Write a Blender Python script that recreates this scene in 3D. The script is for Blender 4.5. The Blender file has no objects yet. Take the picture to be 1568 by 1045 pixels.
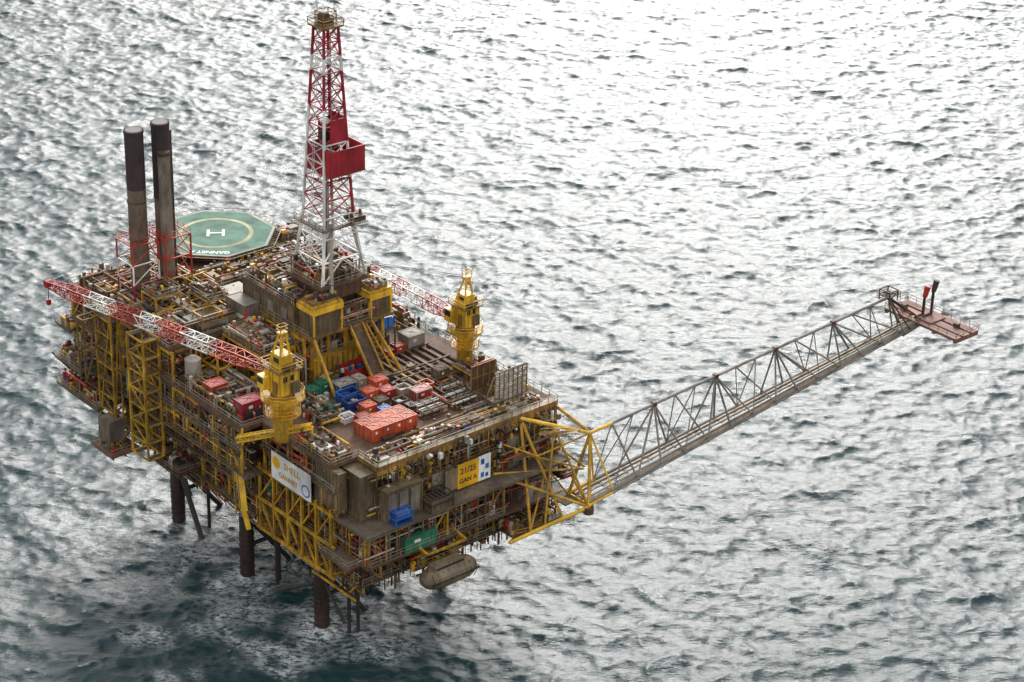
import bpy, math, random
import numpy as np
from mathutils import Vector, Matrix
random.seed(7)
R=random.random
def U(a,b): return a+(b-a)*R()
# ---------------------------------------------------------------- frame
OX,OY=-23.5,315.4
ANG=math.radians(41)
CA,SA=math.cos(ANG),math.sin(ANG)
def W(u,v): return (OX+u*CA-v*SA, OY+u*SA+v*CA)
scene=bpy.context.scene
# ---------------------------------------------------------------- materials
MATS={}
def mat(name,col,rough=0.6,metal=0.0,grime=0.45,gcol=(0.05,0.032,0.02),scale=0.35,streak=True):
    m=bpy.data.materials.new(name); m.use_nodes=True
    nt=m.node_tree; N=nt.nodes; L=nt.links
    b=N["Principled BSDF"]; b.inputs["Roughness"].default_value=rough; b.inputs["Metallic"].default_value=metal
    tc=N.new("ShaderNodeNewGeometry")
    mp=N.new("ShaderNodeMapping"); L.new(tc.outputs["Position"],mp.inputs["Vector"])
    mp.inputs["Scale"].default_value=(1,1,0.35 if streak else 1)
    n1=N.new("ShaderNodeTexNoise"); n1.inputs["Scale"].default_value=scale*3; n1.inputs["Detail"].default_value=5; n1.inputs["Roughness"].default_value=0.75
    L.new(mp.outputs[0],n1.inputs["Vector"])
    r=N.new("ShaderNodeValToRGB"); r.color_ramp.elements[0].position=0.60-grime*0.35; r.color_ramp.elements[1].position=0.76-grime*0.12
    L.new(n1.outputs["Fac"],r.inputs[0])
    n2=N.new("ShaderNodeTexNoise"); n2.inputs["Scale"].default_value=scale*0.6; n2.inputs["Detail"].default_value=2
    L.new(tc.outputs["Position"],n2.inputs["Vector"])
    hs=N.new("ShaderNodeHueSaturation"); hs.inputs["Color"].default_value=(*col,1)
    mr=N.new("ShaderNodeMapRange"); mr.inputs[1].default_value=0.3; mr.inputs[2].default_value=0.7; mr.inputs[3].default_value=0.6; mr.inputs[4].default_value=1.3
    L.new(n2.outputs["Fac"],mr.inputs[0]); L.new(mr.outputs[0],hs.inputs["Value"])
    mx=N.new("ShaderNodeMix"); mx.data_type='RGBA'
    mu=N.new("ShaderNodeMath"); mu.operation='MULTIPLY'; mu.inputs[1].default_value=min(1,grime*1.6)
    L.new(r.outputs[0],mu.inputs[0]); L.new(mu.outputs[0],mx.inputs[0])
    L.new(hs.outputs[0],mx.inputs[6]); mx.inputs[7].default_value=(*gcol,1)
    L.new(mx.outputs[2],b.inputs["Base Color"])
    MATS[name]=m
    return name
mat("yellow_paint",(0.60,0.34,0.02),0.5,grime=0.58,gcol=(0.12,0.055,0.016))
mat("yellow_clean",(0.76,0.46,0.03),0.45,grime=0.42,gcol=(0.26,0.12,0.025))
mat("ochre_steel",(0.30,0.17,0.04),0.6,grime=0.62,gcol=(0.06,0.035,0.018))
mat("brown_steel",(0.125,0.065,0.032),0.7,grime=0.6,gcol=(0.03,0.017,0.010))
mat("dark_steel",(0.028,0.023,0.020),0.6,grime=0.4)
mat("leg_steel",(0.055,0.028,0.02),0.5,grime=0.6,gcol=(0.012,0.01,0.01))
mat("deck_plate",(0.155,0.085,0.052),0.8,grime=0.6,gcol=(0.055,0.033,0.022),scale=0.5,streak=False)
mat("deck_grey",(0.15,0.115,0.08),0.8,grime=0.55,gcol=(0.055,0.036,0.024),scale=0.5,streak=False)
mat("olive_cladding",(0.165,0.125,0.065),0.65,grime=0.62,gcol=(0.065,0.037,0.02))
mat("grey_cladding",(0.21,0.18,0.14),0.6,grime=0.5,gcol=(0.08,0.052,0.034))
mat("pale_grey",(0.39,0.36,0.31),0.6,grime=0.45,gcol=(0.16,0.11,0.075))
mat("white_paint",(0.75,0.74,0.71),0.5,grime=0.25,gcol=(0.38,0.28,0.2))
mat("red_paint",(0.45,0.035,0.02),0.5,grime=0.35,gcol=(0.17,0.028,0.018))
mat("crimson_paint",(0.34,0.018,0.03),0.5,grime=0.35,gcol=(0.13,0.015,0.02))
mat("orange_paint",(0.55,0.08,0.025),0.5,grime=0.4,gcol=(0.22,0.05,0.025))
mat("faded_orange",(0.48,0.13,0.07),0.65,grime=0.5,gcol=(0.30,0.17,0.13),streak=False)
mat("blue_paint",(0.02,0.06,0.25),0.45,grime=0.3,gcol=(0.02,0.03,0.08))
mat("bright_blue",(0.03,0.15,0.42),0.45,grime=0.25)
mat("green_paint",(0.025,0.19,0.11),0.5,grime=0.4)
mat("stack_steel",(0.20,0.15,0.105),0.55,metal=0.2,grime=0.6,gcol=(0.10,0.06,0.042))
mat("soot",(0.035,0.024,0.026),0.7,grime=0.5,gcol=(0.075,0.04,0.032))
mat("helideck_green",(0.09,0.18,0.135),0.9,grime=0.4,gcol=(0.15,0.22,0.175),scale=0.6,streak=False)
mat("helideck_ring",(0.38,0.36,0.22),0.85,grime=0.3,gcol=(0.2,0.26,0.18),streak=False)
mat("helideck_rim",(0.33,0.37,0.32),0.85,grime=0.3,gcol=(0.16,0.18,0.15),streak=False)
mat("truss_grey",(0.27,0.25,0.225),0.5,metal=0.1,grime=0.5,gcol=(0.12,0.08,0.06))
mat("rust_pink",(0.25,0.12,0.09),0.7,grime=0.5,gcol=(0.10,0.045,0.03),streak=False)
mat("rail_grey",(0.32,0.27,0.19),0.6,grime=0.4)
mat("glass",(0.02,0.03,0.035),0.1,grime=0.1)
mat("sign_yellow",(0.78,0.40,0.008),0.5,grime=0.1,gcol=(0.4,0.2,0.02))
mat("sign_text",(0.55,0.28,0.01),0.5,grime=0.1,gcol=(0.4,0.2,0.02))
mat("lifeboat_tan",(0.24,0.18,0.11),0.6,grime=0.55,gcol=(0.1,0.065,0.035))
mat("pipe_steel",(0.22,0.155,0.10),0.5,metal=0.2,grime=0.5)
# ---------------------------------------------------------------- builder
class B:
    def __init__(s): s.v=[]; s.f=[]; s.m=[]; s.ml=[]
    def mi(s,m):
        if m not in s.ml: s.ml.append(m)
        return s.ml.index(m)
    def box(s,u0,v0,z0,u1,v1,z1,m):
        if u0>u1:u0,u1=u1,u0
        if v0>v1:v0,v1=v1,v0
        if z0>z1:z0,z1=z1,z0
        n=len(s.v); k=s.mi(m)
        s.v+=[(u0,v0,z0),(u1,v0,z0),(u1,v1,z0),(u0,v1,z0),(u0,v0,z1),(u1,v0,z1),(u1,v1,z1),(u0,v1,z1)]
        for a in ((0,3,2,1),(4,5,6,7),(0,1,5,4),(1,2,6,5),(2,3,7,6),(3,0,4,7)):
            s.f.append(tuple(n+i for i in a)); s.m.append(k)
    def beam(s,p,q,w,m,h=None):
        p=Vector(p);q=Vector(q);d=q-p
        if d.length<1e-4:return
        d.normalize(); up=Vector((0,0,1)) if abs(d.z)<0.98 else Vector((0,1,0))
        a=d.cross(up).normalized()*(w/2); b=a.cross(d).normalized()*((h or w)/2)
        n=len(s.v); k=s.mi(m)
        for e in (p,q):
            for x,y in((1,1),(-1,1),(-1,-1),(1,-1)): s.v.append(tuple(e+a*x+b*y))
        for i in range(4):
            j=(i+1)%4; s.f.append((n+i,n+j,n+4+j,n+4+i)); s.m.append(k)
        s.f.append((n+3,n+2,n+1,n)); s.m.append(k); s.f.append((n+4,n+5,n+6,n+7)); s.m.append(k)
    def cyl(s,p,q,r,m,n=8,r2=None):
        p=Vector(p);q=Vector(q);d=(q-p)
        if d.length<1e-4:return
        d.normalize(); up=Vector((0,0,1)) if abs(d.z)<0.98 else Vector((0,1,0))
        a=d.cross(up).normalized(); b=a.cross(d).normalized()
        r2=r if r2 is None else r2; i0=len(s.v); k=s.mi(m)
        for e,rr in((p,r),(q,r2)):
            for i in range(n):
                t=2*math.pi*i/n; s.v.append(tuple(e+a*(math.cos(t)*rr)+b*(math.sin(t)*rr)))
        for i in range(n):
            j=(i+1)%n; s.f.append((i0+i,i0+j,i0+n+j,i0+n+i)); s.m.append(k)
        s.f.append(tuple(i0+i for i in range(n))[::-1]); s.m.append(k)
        s.f.append(tuple(i0+n+i for i in range(n))); s.m.append(k)
    def poly(s,pts,z0,z1,m):
        n=len(pts);i0=len(s.v);k=s.mi(m)
        for z in(z0,z1):
            for p in pts: s.v.append((p[0],p[1],z))
        for i in range(n):
            j=(i+1)%n; s.f.append((i0+i,i0+j,i0+n+j,i0+n+i)); s.m.append(k)
        s.f.append(tuple(i0+i for i in range(n))[::-1]); s.m.append(k)
        s.f.append(tuple(i0+n+i for i in range(n))); s.m.append(k)
    def rail(s,pts,z,m="rail_grey",h=1.15,step=2.0,closed=False,t=0.07):
        P=list(pts)+([pts[0]] if closed else [])
        for a,b in zip(P[:-1],P[1:]):
            za=a[2] if len(a)>2 else z; zb=b[2] if len(b)>2 else z
            for hh in(h,h*0.5): s.beam((a[0],a[1],za+hh),(b[0],b[1],zb+hh),t,m)
            L=math.dist(a[:2],b[:2]); n=max(1,int(L/step))
            for i in range(n+1):
                x=a[0]+(b[0]-a[0])*i/n; y=a[1]+(b[1]-a[1])*i/n; zz=za+(zb-za)*i/n
                s.beam((x,y,zz),(x,y,zz+h),t,m)
    def corr(s,u0,v0,z0,u1,v1,z1,m,pitch=0.55,d=0.07,cap=None):
        if u0>u1:u0,u1=u1,u0
        if v0>v1:v0,v1=v1,v0
        s.box(u0+d,v0+d,z0,u1-d,v1-d,z1-0.02,m)
        n=max(2,int((u1-u0)/pitch))
        for i in range(n):
            a=u0+(u1-u0)*(i+0.2)/n; b=u0+(u1-u0)*(i+0.75)/n
            s.box(a,v0,z0+.12,b,v0+d+.003,z1-.12,m); s.box(a,v1-d-.003,z0+.12,b,v1,z1-.12,m)
        n=max(2,int((v1-v0)/pitch))
        for i in range(n):
            a=v0+(v1-v0)*(i+0.2)/n; b=v0+(v1-v0)*(i+0.75)/n
            s.box(u0,a,z0+.12,u0+d+.003,b,z1-.12,m); s.box(u1-d-.003,a,z0+.12,u1,b,z1-.12,m)
        c=cap or m
        for (a,b) in((u0,v0),(u1,v0),(u0,v1),(u1,v1)): s.beam((a,b,z0),(a,b,z1+.04),0.2,c)
        for z in(z0+.08,z1-.02):
            s.beam((u0,v0,z),(u1,v0,z),0.16,c); s.beam((u0,v1,z),(u1,v1,z),0.16,c)
            s.beam((u0,v0,z),(u0,v1,z),0.16,c); s.beam((u1,v0,z),(u1,v1,z),0.16,c)
    def lattice(s,p,q,w0,w1,n,mf,tc=0.16,tb=0.09):
        p=Vector(p);q=Vector(q);d=(q-p).normalized(); up=Vector((0,0,1)) if abs(d.z)<0.95 else Vector((0,1,0))
        a=d.cross(up).normalized(); b=a.cross(d).normalized()
        rings=[]
        for i in range(n+1):
            t=i/n; w=w0+(w1-w0)*t; c=p.lerp(q,t)
            rings.append([c+a*(x*w/2)+b*(y*w/2) for x,y in((1,1),(-1,1),(-1,-1),(1,-1))])
        for i in range(n):
            m=mf(i/n); r0,r1=rings[i],rings[i+1]
            for j in range(4):
                k=(j+1)%4
                s.beam(r0[j],r1[j],tc,m); s.beam(r0[j],r0[k],tb,m)
                if i%2: s.beam(r0[j],r1[k],tb,m)
                else: s.beam(r0[k],r1[j],tb,m)
        return rings
    def make(s,name,parent=None,recenter=True):
        me=bpy.data.meshes.new(name)
        V=np.array(s.v,dtype=float)
        c=np.zeros(3)
        if parent is None and recenter:
            c=np.array([(V[:,0].min()+V[:,0].max())/2,(V[:,1].min()+V[:,1].max())/2,V[:,2].min()])
        V=V-c
        me.from_pydata([tuple(x) for x in V],[],s.f)
        for m in s.ml: me.materials.append(MATS[m])
        me.polygons.foreach_set("material_index",s.m)
        me.update()
        o=bpy.data.objects.new(name,me); scene.collection.objects.link(o)
        if parent is None:
            x,y=W(c[0],c[1]); o.location=(x,y,c[2]); o.rotation_euler=(0,0,ANG)
        else: o.parent=parent
        return o
def empty(name,u=0,v=0,z=0):
    e=bpy.data.objects.new(name,None); scene.collection.objects.link(e); e.empty_display_size=2
    x,y=W(u,v); e.location=(x,y,z); e.rotation_euler=(0,0,ANG); return e
def text_child(name,body,size,mname,parent,loc,rot,ext=0.01):
    c=bpy.data.curves.new(name,'FONT'); c.body=body; c.size=size; c.align_x='CENTER'; c.align_y='CENTER'; c.extrude=ext; c.offset=0.03
    c.materials.append(MATS[mname])
    o=bpy.data.objects.new(name,c); scene.collection.objects.link(o); o.parent=parent; o.location=loc; o.rotation_euler=rot
    return o
# ---------------------------------------------------------------- sea
def build_sea():
    N=1152; L=560.0; X0=-270.0; Y0=225.0; g=9.81
    rng=np.random.default_rng(11)
    k1=2*np.pi*np.fft.fftfreq(N,d=L/N)
    kx,ky=np.meshgrid(k1,k1,indexing='ij'); k=np.sqrt(kx**2+ky**2); k[0,0]=1e-6
    def field(V,wd,spread,small,amp,iso=0.1):
        Lw=V*V/g; wx,wy=math.cos(wd),math.sin(wd)
        c=(kx*wx+ky*wy)/k
        Ph=np.exp(-1/(k*Lw)**2)/k**4*(np.abs(c)**spread+iso)*np.exp(-(k*small)**2); Ph[0,0]=0
        h=(rng.normal(size=(N,N))+1j*rng.normal(size=(N,N)))*np.sqrt(Ph)
        z=np.fft.ifft2(h); s=z.real.std()
        return h*(amp/s)
    h=field(5.8,math.radians(-98),1.6,0.08,0.21)+field(3.6,math.radians(-72),1.0,0.08,0.13,.3)+field(2.6,math.radians(-110),1.0,0.06,0.06,.4)+field(10.0,math.radians(-128),4.0,0.5,0.15)
    Z=np.fft.ifft2(h).real
    DX=-1.0*np.fft.ifft2(-1j*kx/k*h).real; DY=-1.0*np.fft.ifft2(-1j*ky/k*h).real
    gx=np.gradient(DX,L/N,axis=0); gy=np.gradient(DY,L/N,axis=1); gxy=np.gradient(DX,L/N,axis=1)
    J=(1+gx)*(1+gy)-gxy**2
    base=L/N*np.arange(N)
    gr=np.cumsum(1.5*1.32**np.arange(30))
    xs=np.concatenate([X0-gr[::-1],X0+base,X0+base[-1]+gr]); ys=np.concatenate([Y0-gr[::-1],Y0+base,Y0+base[-1]+gr])
    n=len(xs); P=30
    X,Y=np.meshgrid(xs,ys,indexing='ij'); ZZ=np.zeros((n,n)); FO=np.zeros((n,n))
    f1=np.clip(np.minimum(base,base[-1]-base)/25,0,1); fd=np.minimum.outer(f1,f1)
    X[P:P+N,P:P+N]+=DX*fd; Y[P:P+N,P:P+N]+=DY*fd; ZZ[P:P+N,P:P+N]=Z*fd
    thr=np.percentile(J,1.5)
    FO[P:P+N,P:P+N]=np.clip((thr-J)/0.25,0,1)*fd
    for (lu,lv,am,rr) in((2.6,14.5,1.0,3.2),(2.1,36,0.8,2.4),(3.0,59.5,0.7,2.4)):
        wx,wy=W(lu,lv); d=np.sqrt((X-wx)**2+(Y-wy)**2)
        FO=np.maximum(FO,am*np.exp(-((d-rr*0.6)/rr)**2))
        wob=1+0.30*np.sin(X*0.31+Y*0.17)+0.22*np.sin(X*0.13-Y*0.43+1)+0.12*np.sin(X*0.9+Y*0.7)
        for (rx,ry,a_) in((12,7.5,.62),(18,11,.34)):
            d2=np.sqrt(((X-wx+5)/rx)**2+((Y-wy+1)/ry)**2)*wob; FO=np.maximum(FO,a_*am*np.exp(-((d2-0.85)/0.2)**2))
    co=np.stack([X,Y,ZZ],-1).reshape(-1,3).astype(np.float32)
    idx=np.arange(n*n).reshape(n,n)
    q=np.stack([idx[:-1,:-1],idx[1:,:-1],idx[1:,1:],idx[:-1,1:]],-1).reshape(-1,4).astype(np.int32)
    me=bpy.data.meshes.new("sea"); me.vertices.add(n*n); me.vertices.foreach_set("co",co.ravel())
    nf=len(q); me.loops.add(nf*4); me.loops.foreach_set("vertex_index",q.ravel())
    me.polygons.add(nf); me.polygons.foreach_set("loop_start",np.arange(0,nf*4,4,dtype=np.int32))
    me.polygons.foreach_set("use_smooth",np.ones(nf,dtype=bool))
    me.update(calc_edges=True)
    at=me.attributes.new("foam",'FLOAT','POINT'); at.data.foreach_set("value",FO.ravel().astype(np.float32))
    o=bpy.data.objects.new("sea",me); scene.collection.objects.link(o)
    m=bpy.data.materials.new("sea_water"); m.use_nodes=True; nt=m.node_tree; NN=nt.nodes; LL=nt.links
    b=NN["Principled BSDF"]; b.inputs["IOR"].default_value=1.36
    geo=NN.new("ShaderNodeNewGeometry")
    def noise(scale,det,sx=1,sy=1,rot=0.3,rough=0.6):
        mp=NN.new("ShaderNodeMapping"); LL.new(geo.outputs["Position"],mp.inputs["Vector"]); mp.inputs["Scale"].default_value=(sx,sy,1); mp.inputs["Rotation"].default_value=(0,0,rot)
        t=NN.new("ShaderNodeTexNoise"); t.inputs["Scale"].default_value=scale; t.inputs["Detail"].default_value=det; t.inputs["Roughness"].default_value=rough
        LL.new(mp.outputs[0],t.inputs["Vector"]); return t
    na=noise(1.25,4,0.55,1.35,0.3,0.7)
    bu=NN.new("ShaderNodeBump"); bu.inputs["Strength"].default_value=1.0; bu.inputs["Distance"].default_value=0.21; LL.new(na.outputs["Fac"],bu.inputs["Height"])
    LL.new(bu.outputs[0],b.inputs["Normal"])
    nc=noise(0.02,2,1,1); cr=NN.new("ShaderNodeMix"); cr.data_type='RGBA'; LL.new(nc.outputs["Fac"],cr.inputs[0])
    cr.inputs[6].default_value=(0.009,0.026,0.032,1); cr.inputs[7].default_value=(0.014,0.045,0.05,1)
    at2=NN.new("ShaderNodeAttribute"); at2.attribute_name="foam"
    nf_=noise(1.3,4,0.6,1.2,0.3,0.8)
    mr=NN.new("ShaderNodeMapRange"); mr.inputs[1].default_value=0.42; mr.inputs[2].default_value=0.58; LL.new(nf_.outputs["Fac"],mr.inputs[0])
    mu=NN.new("ShaderNodeMath"); mu.operation='MULTIPLY'; LL.new(at2.outputs["Fac"],mu.inputs[0]); LL.new(mr.outputs[0],mu.inputs[1])
    mx=NN.new("ShaderNodeMix"); mx.data_type='RGBA'; LL.new(mu.outputs[0],mx.inputs[0]); LL.new(cr.outputs[2],mx.inputs[6]); mx.inputs[7].default_value=(0.8,0.83,0.83,1)
    LL.new(mx.outputs[2],b.inputs["Base Color"])
    rr=NN.new("ShaderNodeMapRange"); rr.inputs[3].default_value=0.19; rr.inputs[4].default_value=0.7; LL.new(mu.outputs[0],rr.inputs[0]); LL.new(rr.outputs[0],b.inputs["Roughness"])
    me.materials.append(m)
build_sea()
# ================================================================= PLATFORM
plat=empty("oil_platform")
J=B()
legs=[(2.6,14.5),(2.1,36),(3,59.5),(29,14.5),(30,36),(30,59.5)]
for i,(u,v) in enumerate(legs):
    J.cyl((u,v,-8),(u,v,17),1.25,"leg_steel",16)
    for z in np.arange(0.6,9,1.1): J.cyl((u,v,z),(u,v,z+0.25),1.38,"leg_steel",16)
J.cyl((3,59.5,13),(2.8,49,-5),0.5,"dark_steel",8); J.cyl((3,59.5,14),(3,55,7),0.35,"dark_steel",8); J.cyl((2.1,36,12),(2.1,42,14),0.4,"dark_steel",8)
J.cyl((2.6,14.5,11),(2.6,6,14),0.4,"dark_steel",8); J.cyl((2.6,14.5,9),(-1.0,22,5),0.35,"dark_steel",8); J.cyl((2.6,14.5,10),(2.6,8,4),0.3,"dark_steel",8)
for (u,v) in legs[:3]:
    J.cyl((u,v,12),(u+12,v,-4),0.45,"dark_steel",8); J.cyl((u,v,6),(29,v,6),0.4,"dark_steel",8)
for i in range(4):
    for j in range(4):
        J.cyl((12+i*2.6,28+j*2.6,-5),(12+i*2.6,28+j*2.6,17),0.38,"dark_steel",8)
for (u,v) in((5,10),(6.3,9.2),(4.2,30),(5.4,31),(6,54)): J.cyl((u,v,-5),(u,v,17),0.32,"dark_steel",8)
J.make("jacket_legs",plat)
# ---- decks
D=B()
D.box(0,0,15.6,40,75,16.2,"brown_steel")
D.box(-1.5,-4,21.4,40,76,21.9,"brown_steel")
D.box(-2,-4.5,27.4,41,77,27.9,"deck_grey")
D.box(-5.5,24,27.2,-2,78,27.89,"deck_grey")
D.box(3.5,0,36.3,41.5,32,37.0,"deck_plate")
D.box(-2,5,36.3,3.5,24,36.95,"deck_plate")
D.box(-6,24,36.3,14,79,36.98,"deck_plate")
D.box(14,32,36.3,41,79,36.96,"deck_grey")
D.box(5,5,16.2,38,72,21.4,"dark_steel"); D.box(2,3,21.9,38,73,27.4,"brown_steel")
D.box(5,2.5,27.9,39,74,36.3,"brown_steel"); D.box(-3.5,28,27.9,5,74,36.3,"brown_steel")
for v in np.arange(2,75,6): D.box(0.3,v,14.6,39.7,v+0.5,15.6,"ochre_steel")
for u in (0.5,13,26,39): D.box(u,0.3,14.3,u+0.6,74.7,15.59,"ochre_steel")
D.beam((3.5,-0.1,36.7),(41.5,-0.1,36.7),0.35,"ochre_steel",0.9); D.beam((3.4,0,36.7),(3.4,5,36.7),0.35,"ochre_steel",0.9)
D.make("decks",plat)
# ---- face clutter
CL=["olive_cladding","grey_cladding","brown_steel","dark_steel","ochre_steel","deck_grey","pale_grey","brown_steel","dark_steel","ochre_steel"]
PI=["pipe_steel","yellow_paint","rail_grey","brown_steel","pale_grey","ochre_steel","red_paint","brown_steel"]
def face(b,f,a0,a1,levels,yellow=0.5,dens=1.0,depth=3.0,proud=0.0):
    def bx(a,d0,z0,a2,d1,z1,m):
        p=f(a,d0,z0);q=f(a2,d1,z1); b.box(*p,*q,m)
    bay=4.2; n=max(1,round((a1-a0)/bay)); bw=(a1-a0)/n
    for li in range(len(levels)-1):
        z0,z1=levels[li],levels[li+1]
        if z1-z0<1: continue
        for i in range(n+1):
            a=a0+i*bw
            m="yellow_paint" if R()<yellow else random.choice(["ochre_steel","brown_steel","olive_cladding"])
            b.beam(f(a,proud,z0),f(a,proud,z1),0.38,m)
        for i in range(n):
            mm="yellow_paint" if R()<yellow else random.choice(["ochre_steel","brown_steel"])
            b.beam(f(a0+i*bw,proud+.02,z1-0.35),f(a0+(i+1)*bw,proud+.02,z1-0.35),0.34,mm,0.6)
        b.rail([f(a0,proud+.5,0)[:2],f(a1,proud+.5,0)[:2]],z0+0.25,random.choice(["rail_grey","ochre_steel"]),t=0.08)
        p=f(a0,proud-0.2,z0);q=f(a1,proud+.55,z0+0.22); b.box(*p,*q,"deck_grey")
        for i in range(n):
            a=a0+i*bw; r=R()
            if r<0.28*dens+0.15:
                if R()<0.5: b.beam(f(a,proud,z0),f(a+bw,proud,z1),0.24,"yellow_paint" if R()<yellow else "ochre_steel")
                else: b.beam(f(a+bw,proud,z0),f(a,proud,z1),0.24,"yellow_paint" if R()<yellow else "ochre_steel")
            for _ in range(int(8*dens)):
                w=U(0.3,2.0);h=U(0.3,min(3.2,z1-z0-0.8))*U(.5,1);dd=U(0.3,1.6); x=a+U(0,max(0.1,bw-w)); d=-U(0.2,depth); z=z0+(U(0,z1-z0-h-.5) if R()<.4 else 0.2)
                m=random.choice(CL if R()<.9 else ["white_paint","red_paint","blue_paint","green_paint","yellow_clean","orange_paint"])
                bx(x,d-dd,z,x+w,d,z+h,m)
            for _ in range(int(8*dens)):
                r_=U(.05,.17); x=a+U(0,bw); d=-U(-.3,2)
                b.cyl(f(x,d,z0),f(x,d,z1),r_,random.choice(PI),6)
                zz=U(z0+.8,z1-.4)
                b.cyl(f(a-U(0,2),d,zz),f(a+bw+U(0,2),d,zz),U(.05,.16),random.choice(PI),6)
            for _ in range(int(6*dens)):
                x=a+U(0,bw); d=U(-.8,.5); z=U(z0+.3,z1-.6); s_=U(.15,.5); bx(x,d-s_,z,x+s_,d,z+s_*U(.6,1.8),random.choice(CL+["white_paint","red_paint","yellow_clean"]))
            if R()<0.35*dens:
                x=a+U(.5,bw-.5); rr=U(.4,.9)
                b.cyl(f(x,-1.2,z0+.2),f(x,-1.2,z0+.2+U(1.5,3.2)),rr,random.choice(["pale_grey","grey_cladding","white_paint","ochre_steel","olive_cladding"]),12)
C=B()
fr=lambda off:(lambda a,d,z:(a,off-d,z))
fl=lambda off:(lambda a,d,z:(off-d,a,z))
frr=lambda off:(lambda a,d,z:(off+d,a,z))
face(C,fr(0),0,40,[16.2,21.4],0.5,1.0)
face(C,fr(-3.6),-1,27,[21.9,27.4],0.4,1.1)
face(C,fr(-0.3),3,41,[27.9,32.2,36.3],0.15,1.1,depth=2)
face(C,fl(0),0,75,[16.2,21.4],0.65,0.8)
face(C,fl(-1.2),-3,76,[21.9,27.4],0.6,1.0)
face(C,fl(-1.7),4,24,[27.9,32.2,36.3],0.35,0.8)
face(C,fl(-5.6),25,78,[27.9,32.2,36.3],0.45,1.1)
face(C,frr(40),0,75,[16.2,21.9,27.9,36.3],0.4,0.3)
C.make("module_faces",plat)
M=B()
M.corr(0.4,0.4,28,3.2,6.5,36.0,"olive_cladding",pitch=.8)
M.corr(3.4,-2.6,28,10.5,-0.4,33.5,"olive_cladding",pitch=.8)
for u in(3.6,5.9,8.2): M.box(u,-2.75,28.6,u+1.7,-2.62,32.8,"grey_cladding")
M.corr(-1.9,3.0,29,-0.6,9.5,36.2,"olive_cladding",pitch=0.8)
for u in (14,30,35): M.box(u,-.9,28.2,u+2.6,-.5,U(31,35),"grey_cladding")
for v in (5,9,13,17,21,25):
    M.beam((-2.2,v,16),(-2.2,v,29),0.38,"yellow_paint")
    M.beam((-2.2,v,16.5),(0.2,v,16.5),0.3,"yellow_paint"); M.beam((-2.2,v,22),(0,v,17),0.26,"yellow_paint")
for a,bb in((5,9),(9,13),(13,17),(17,21),(21,25)):
    M.beam((-2.2,a,16.3),(-2.2,bb,22),0.26,"yellow_paint"); M.beam((-2.2,bb,22.5),(-2.2,a,28),0.26,"yellow_paint")
for z in(16.4,22.2,28.0): M.beam((-2.2,4,z),(-2.2,26,z),0.36,"yellow_paint",0.5)
for v0 in (0.5,3,6): M.beam((0,v0,16.3),(0,v0+2.5,13.6),0.3,"yellow_paint")
M.beam((-1,0,13.8),(-1,12,13.8),0.3,"yellow_paint")
for _ in range(160):
    u=U(4,41); z=U(29,36); s_=U(.15,.7); M.box(u,-.9-U(0,.4),z,u+s_,-.5,z+s_*U(.6,2),random.choice(CL+["yellow_paint","white_paint"]))
for u in np.arange(4,41,1.05): M.beam((u,-.55,34.2+U(-1,1)),(u,-.55,36.4),.14,random.choice(["ochre_steel","brown_steel","yellow_paint","rail_grey"]))
for _ in range(70):
    u=U(0,38); v=U(-.4,.8); z=U(13.2,15.6); M.beam((u,v,15.7),(u,v,z),U(.1,.3),random.choice(["ochre_steel","brown_steel","dark_steel","yellow_paint"]))
for _ in range(90):
    v=U(0,74); u=U(-.5,.8); z=U(13.0,15.6); M.beam((u,v,15.7),(u,v,z),U(.1,.3),random.choice(["ochre_steel","brown_steel","dark_steel","yellow_paint"]))
for _ in range(26):
    v=U(0,74); M.cyl((U(-.5,.6),v,U(13.4,15)),(U(-.5,.6),v+U(3,9),U(13.4,15)),U(.08,.2),random.choice(PI),6)
M.make("corner_modules",plat)
def roof(b,u0,v0,u1,v1,z,n,hmax=2.5,cols=CL,extra=0.12):
    for _ in range(n):
        w=U(.4,3.2);l=U(.4,3.2);h=U(.3,hmax)*U(.4,1); u=U(u0,u1-w);v=U(v0,v1-l)
        m=random.choice(cols) if R()>extra else random.choice(["white_paint","yellow_paint","red_paint","pale_grey","blue_paint","yellow_clean"])
        b.box(u,v,z,u+w,v+l,z+h,m)
        if R()<.4: b.box(u+w*.2,v+l*.2,z+h,u+w*.8,v+l*.8,z+h+U(.2,.6),random.choice(cols))
    for _ in range(int(n*1.3)):
        r=U(.06,.26); zz=z+U(.2,hmax); m=random.choice(PI)
        if R()<.5:
            v=U(v0,v1); a,c=sorted((U(u0,u1),U(u0,u1))); b.cyl((a,v,zz),(c,v,zz),r,m,6); b.cyl((a,v,z),(a,v,zz),r,m,6); b.cyl((c,v,z),(c,v,zz),r,m,6)
        else:
            u=U(u0,u1); a,c=sorted((U(v0,v1),U(v0,v1))); b.cyl((u,a,zz),(u,c,zz),r,m,6); b.cyl((u,a,z),(u,a,zz),r,m,6); b.cyl((u,c,z),(u,c,zz),r,m,6)
    for _ in range(n//2):
        u=U(u0,u1);v=U(v0,v1); b.cyl((u,v,z),(u,v,z+U(1,hmax*1.3)),U(.08,.4),random.choice(PI),8)
    for _ in range(n*2):
        s_=U(.15,.6);u=U(u0,u1-s_);v=U(v0,v1-s_);zz=z+(U(0,hmax) if R()<.4 else 0); b.box(u,v,zz,u+s_*U(.5,1.6),v+s_,zz+s_*U(.5,2.2),random.choice(CL+["white_paint","yellow_clean","red_paint","pale_grey"]))
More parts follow.
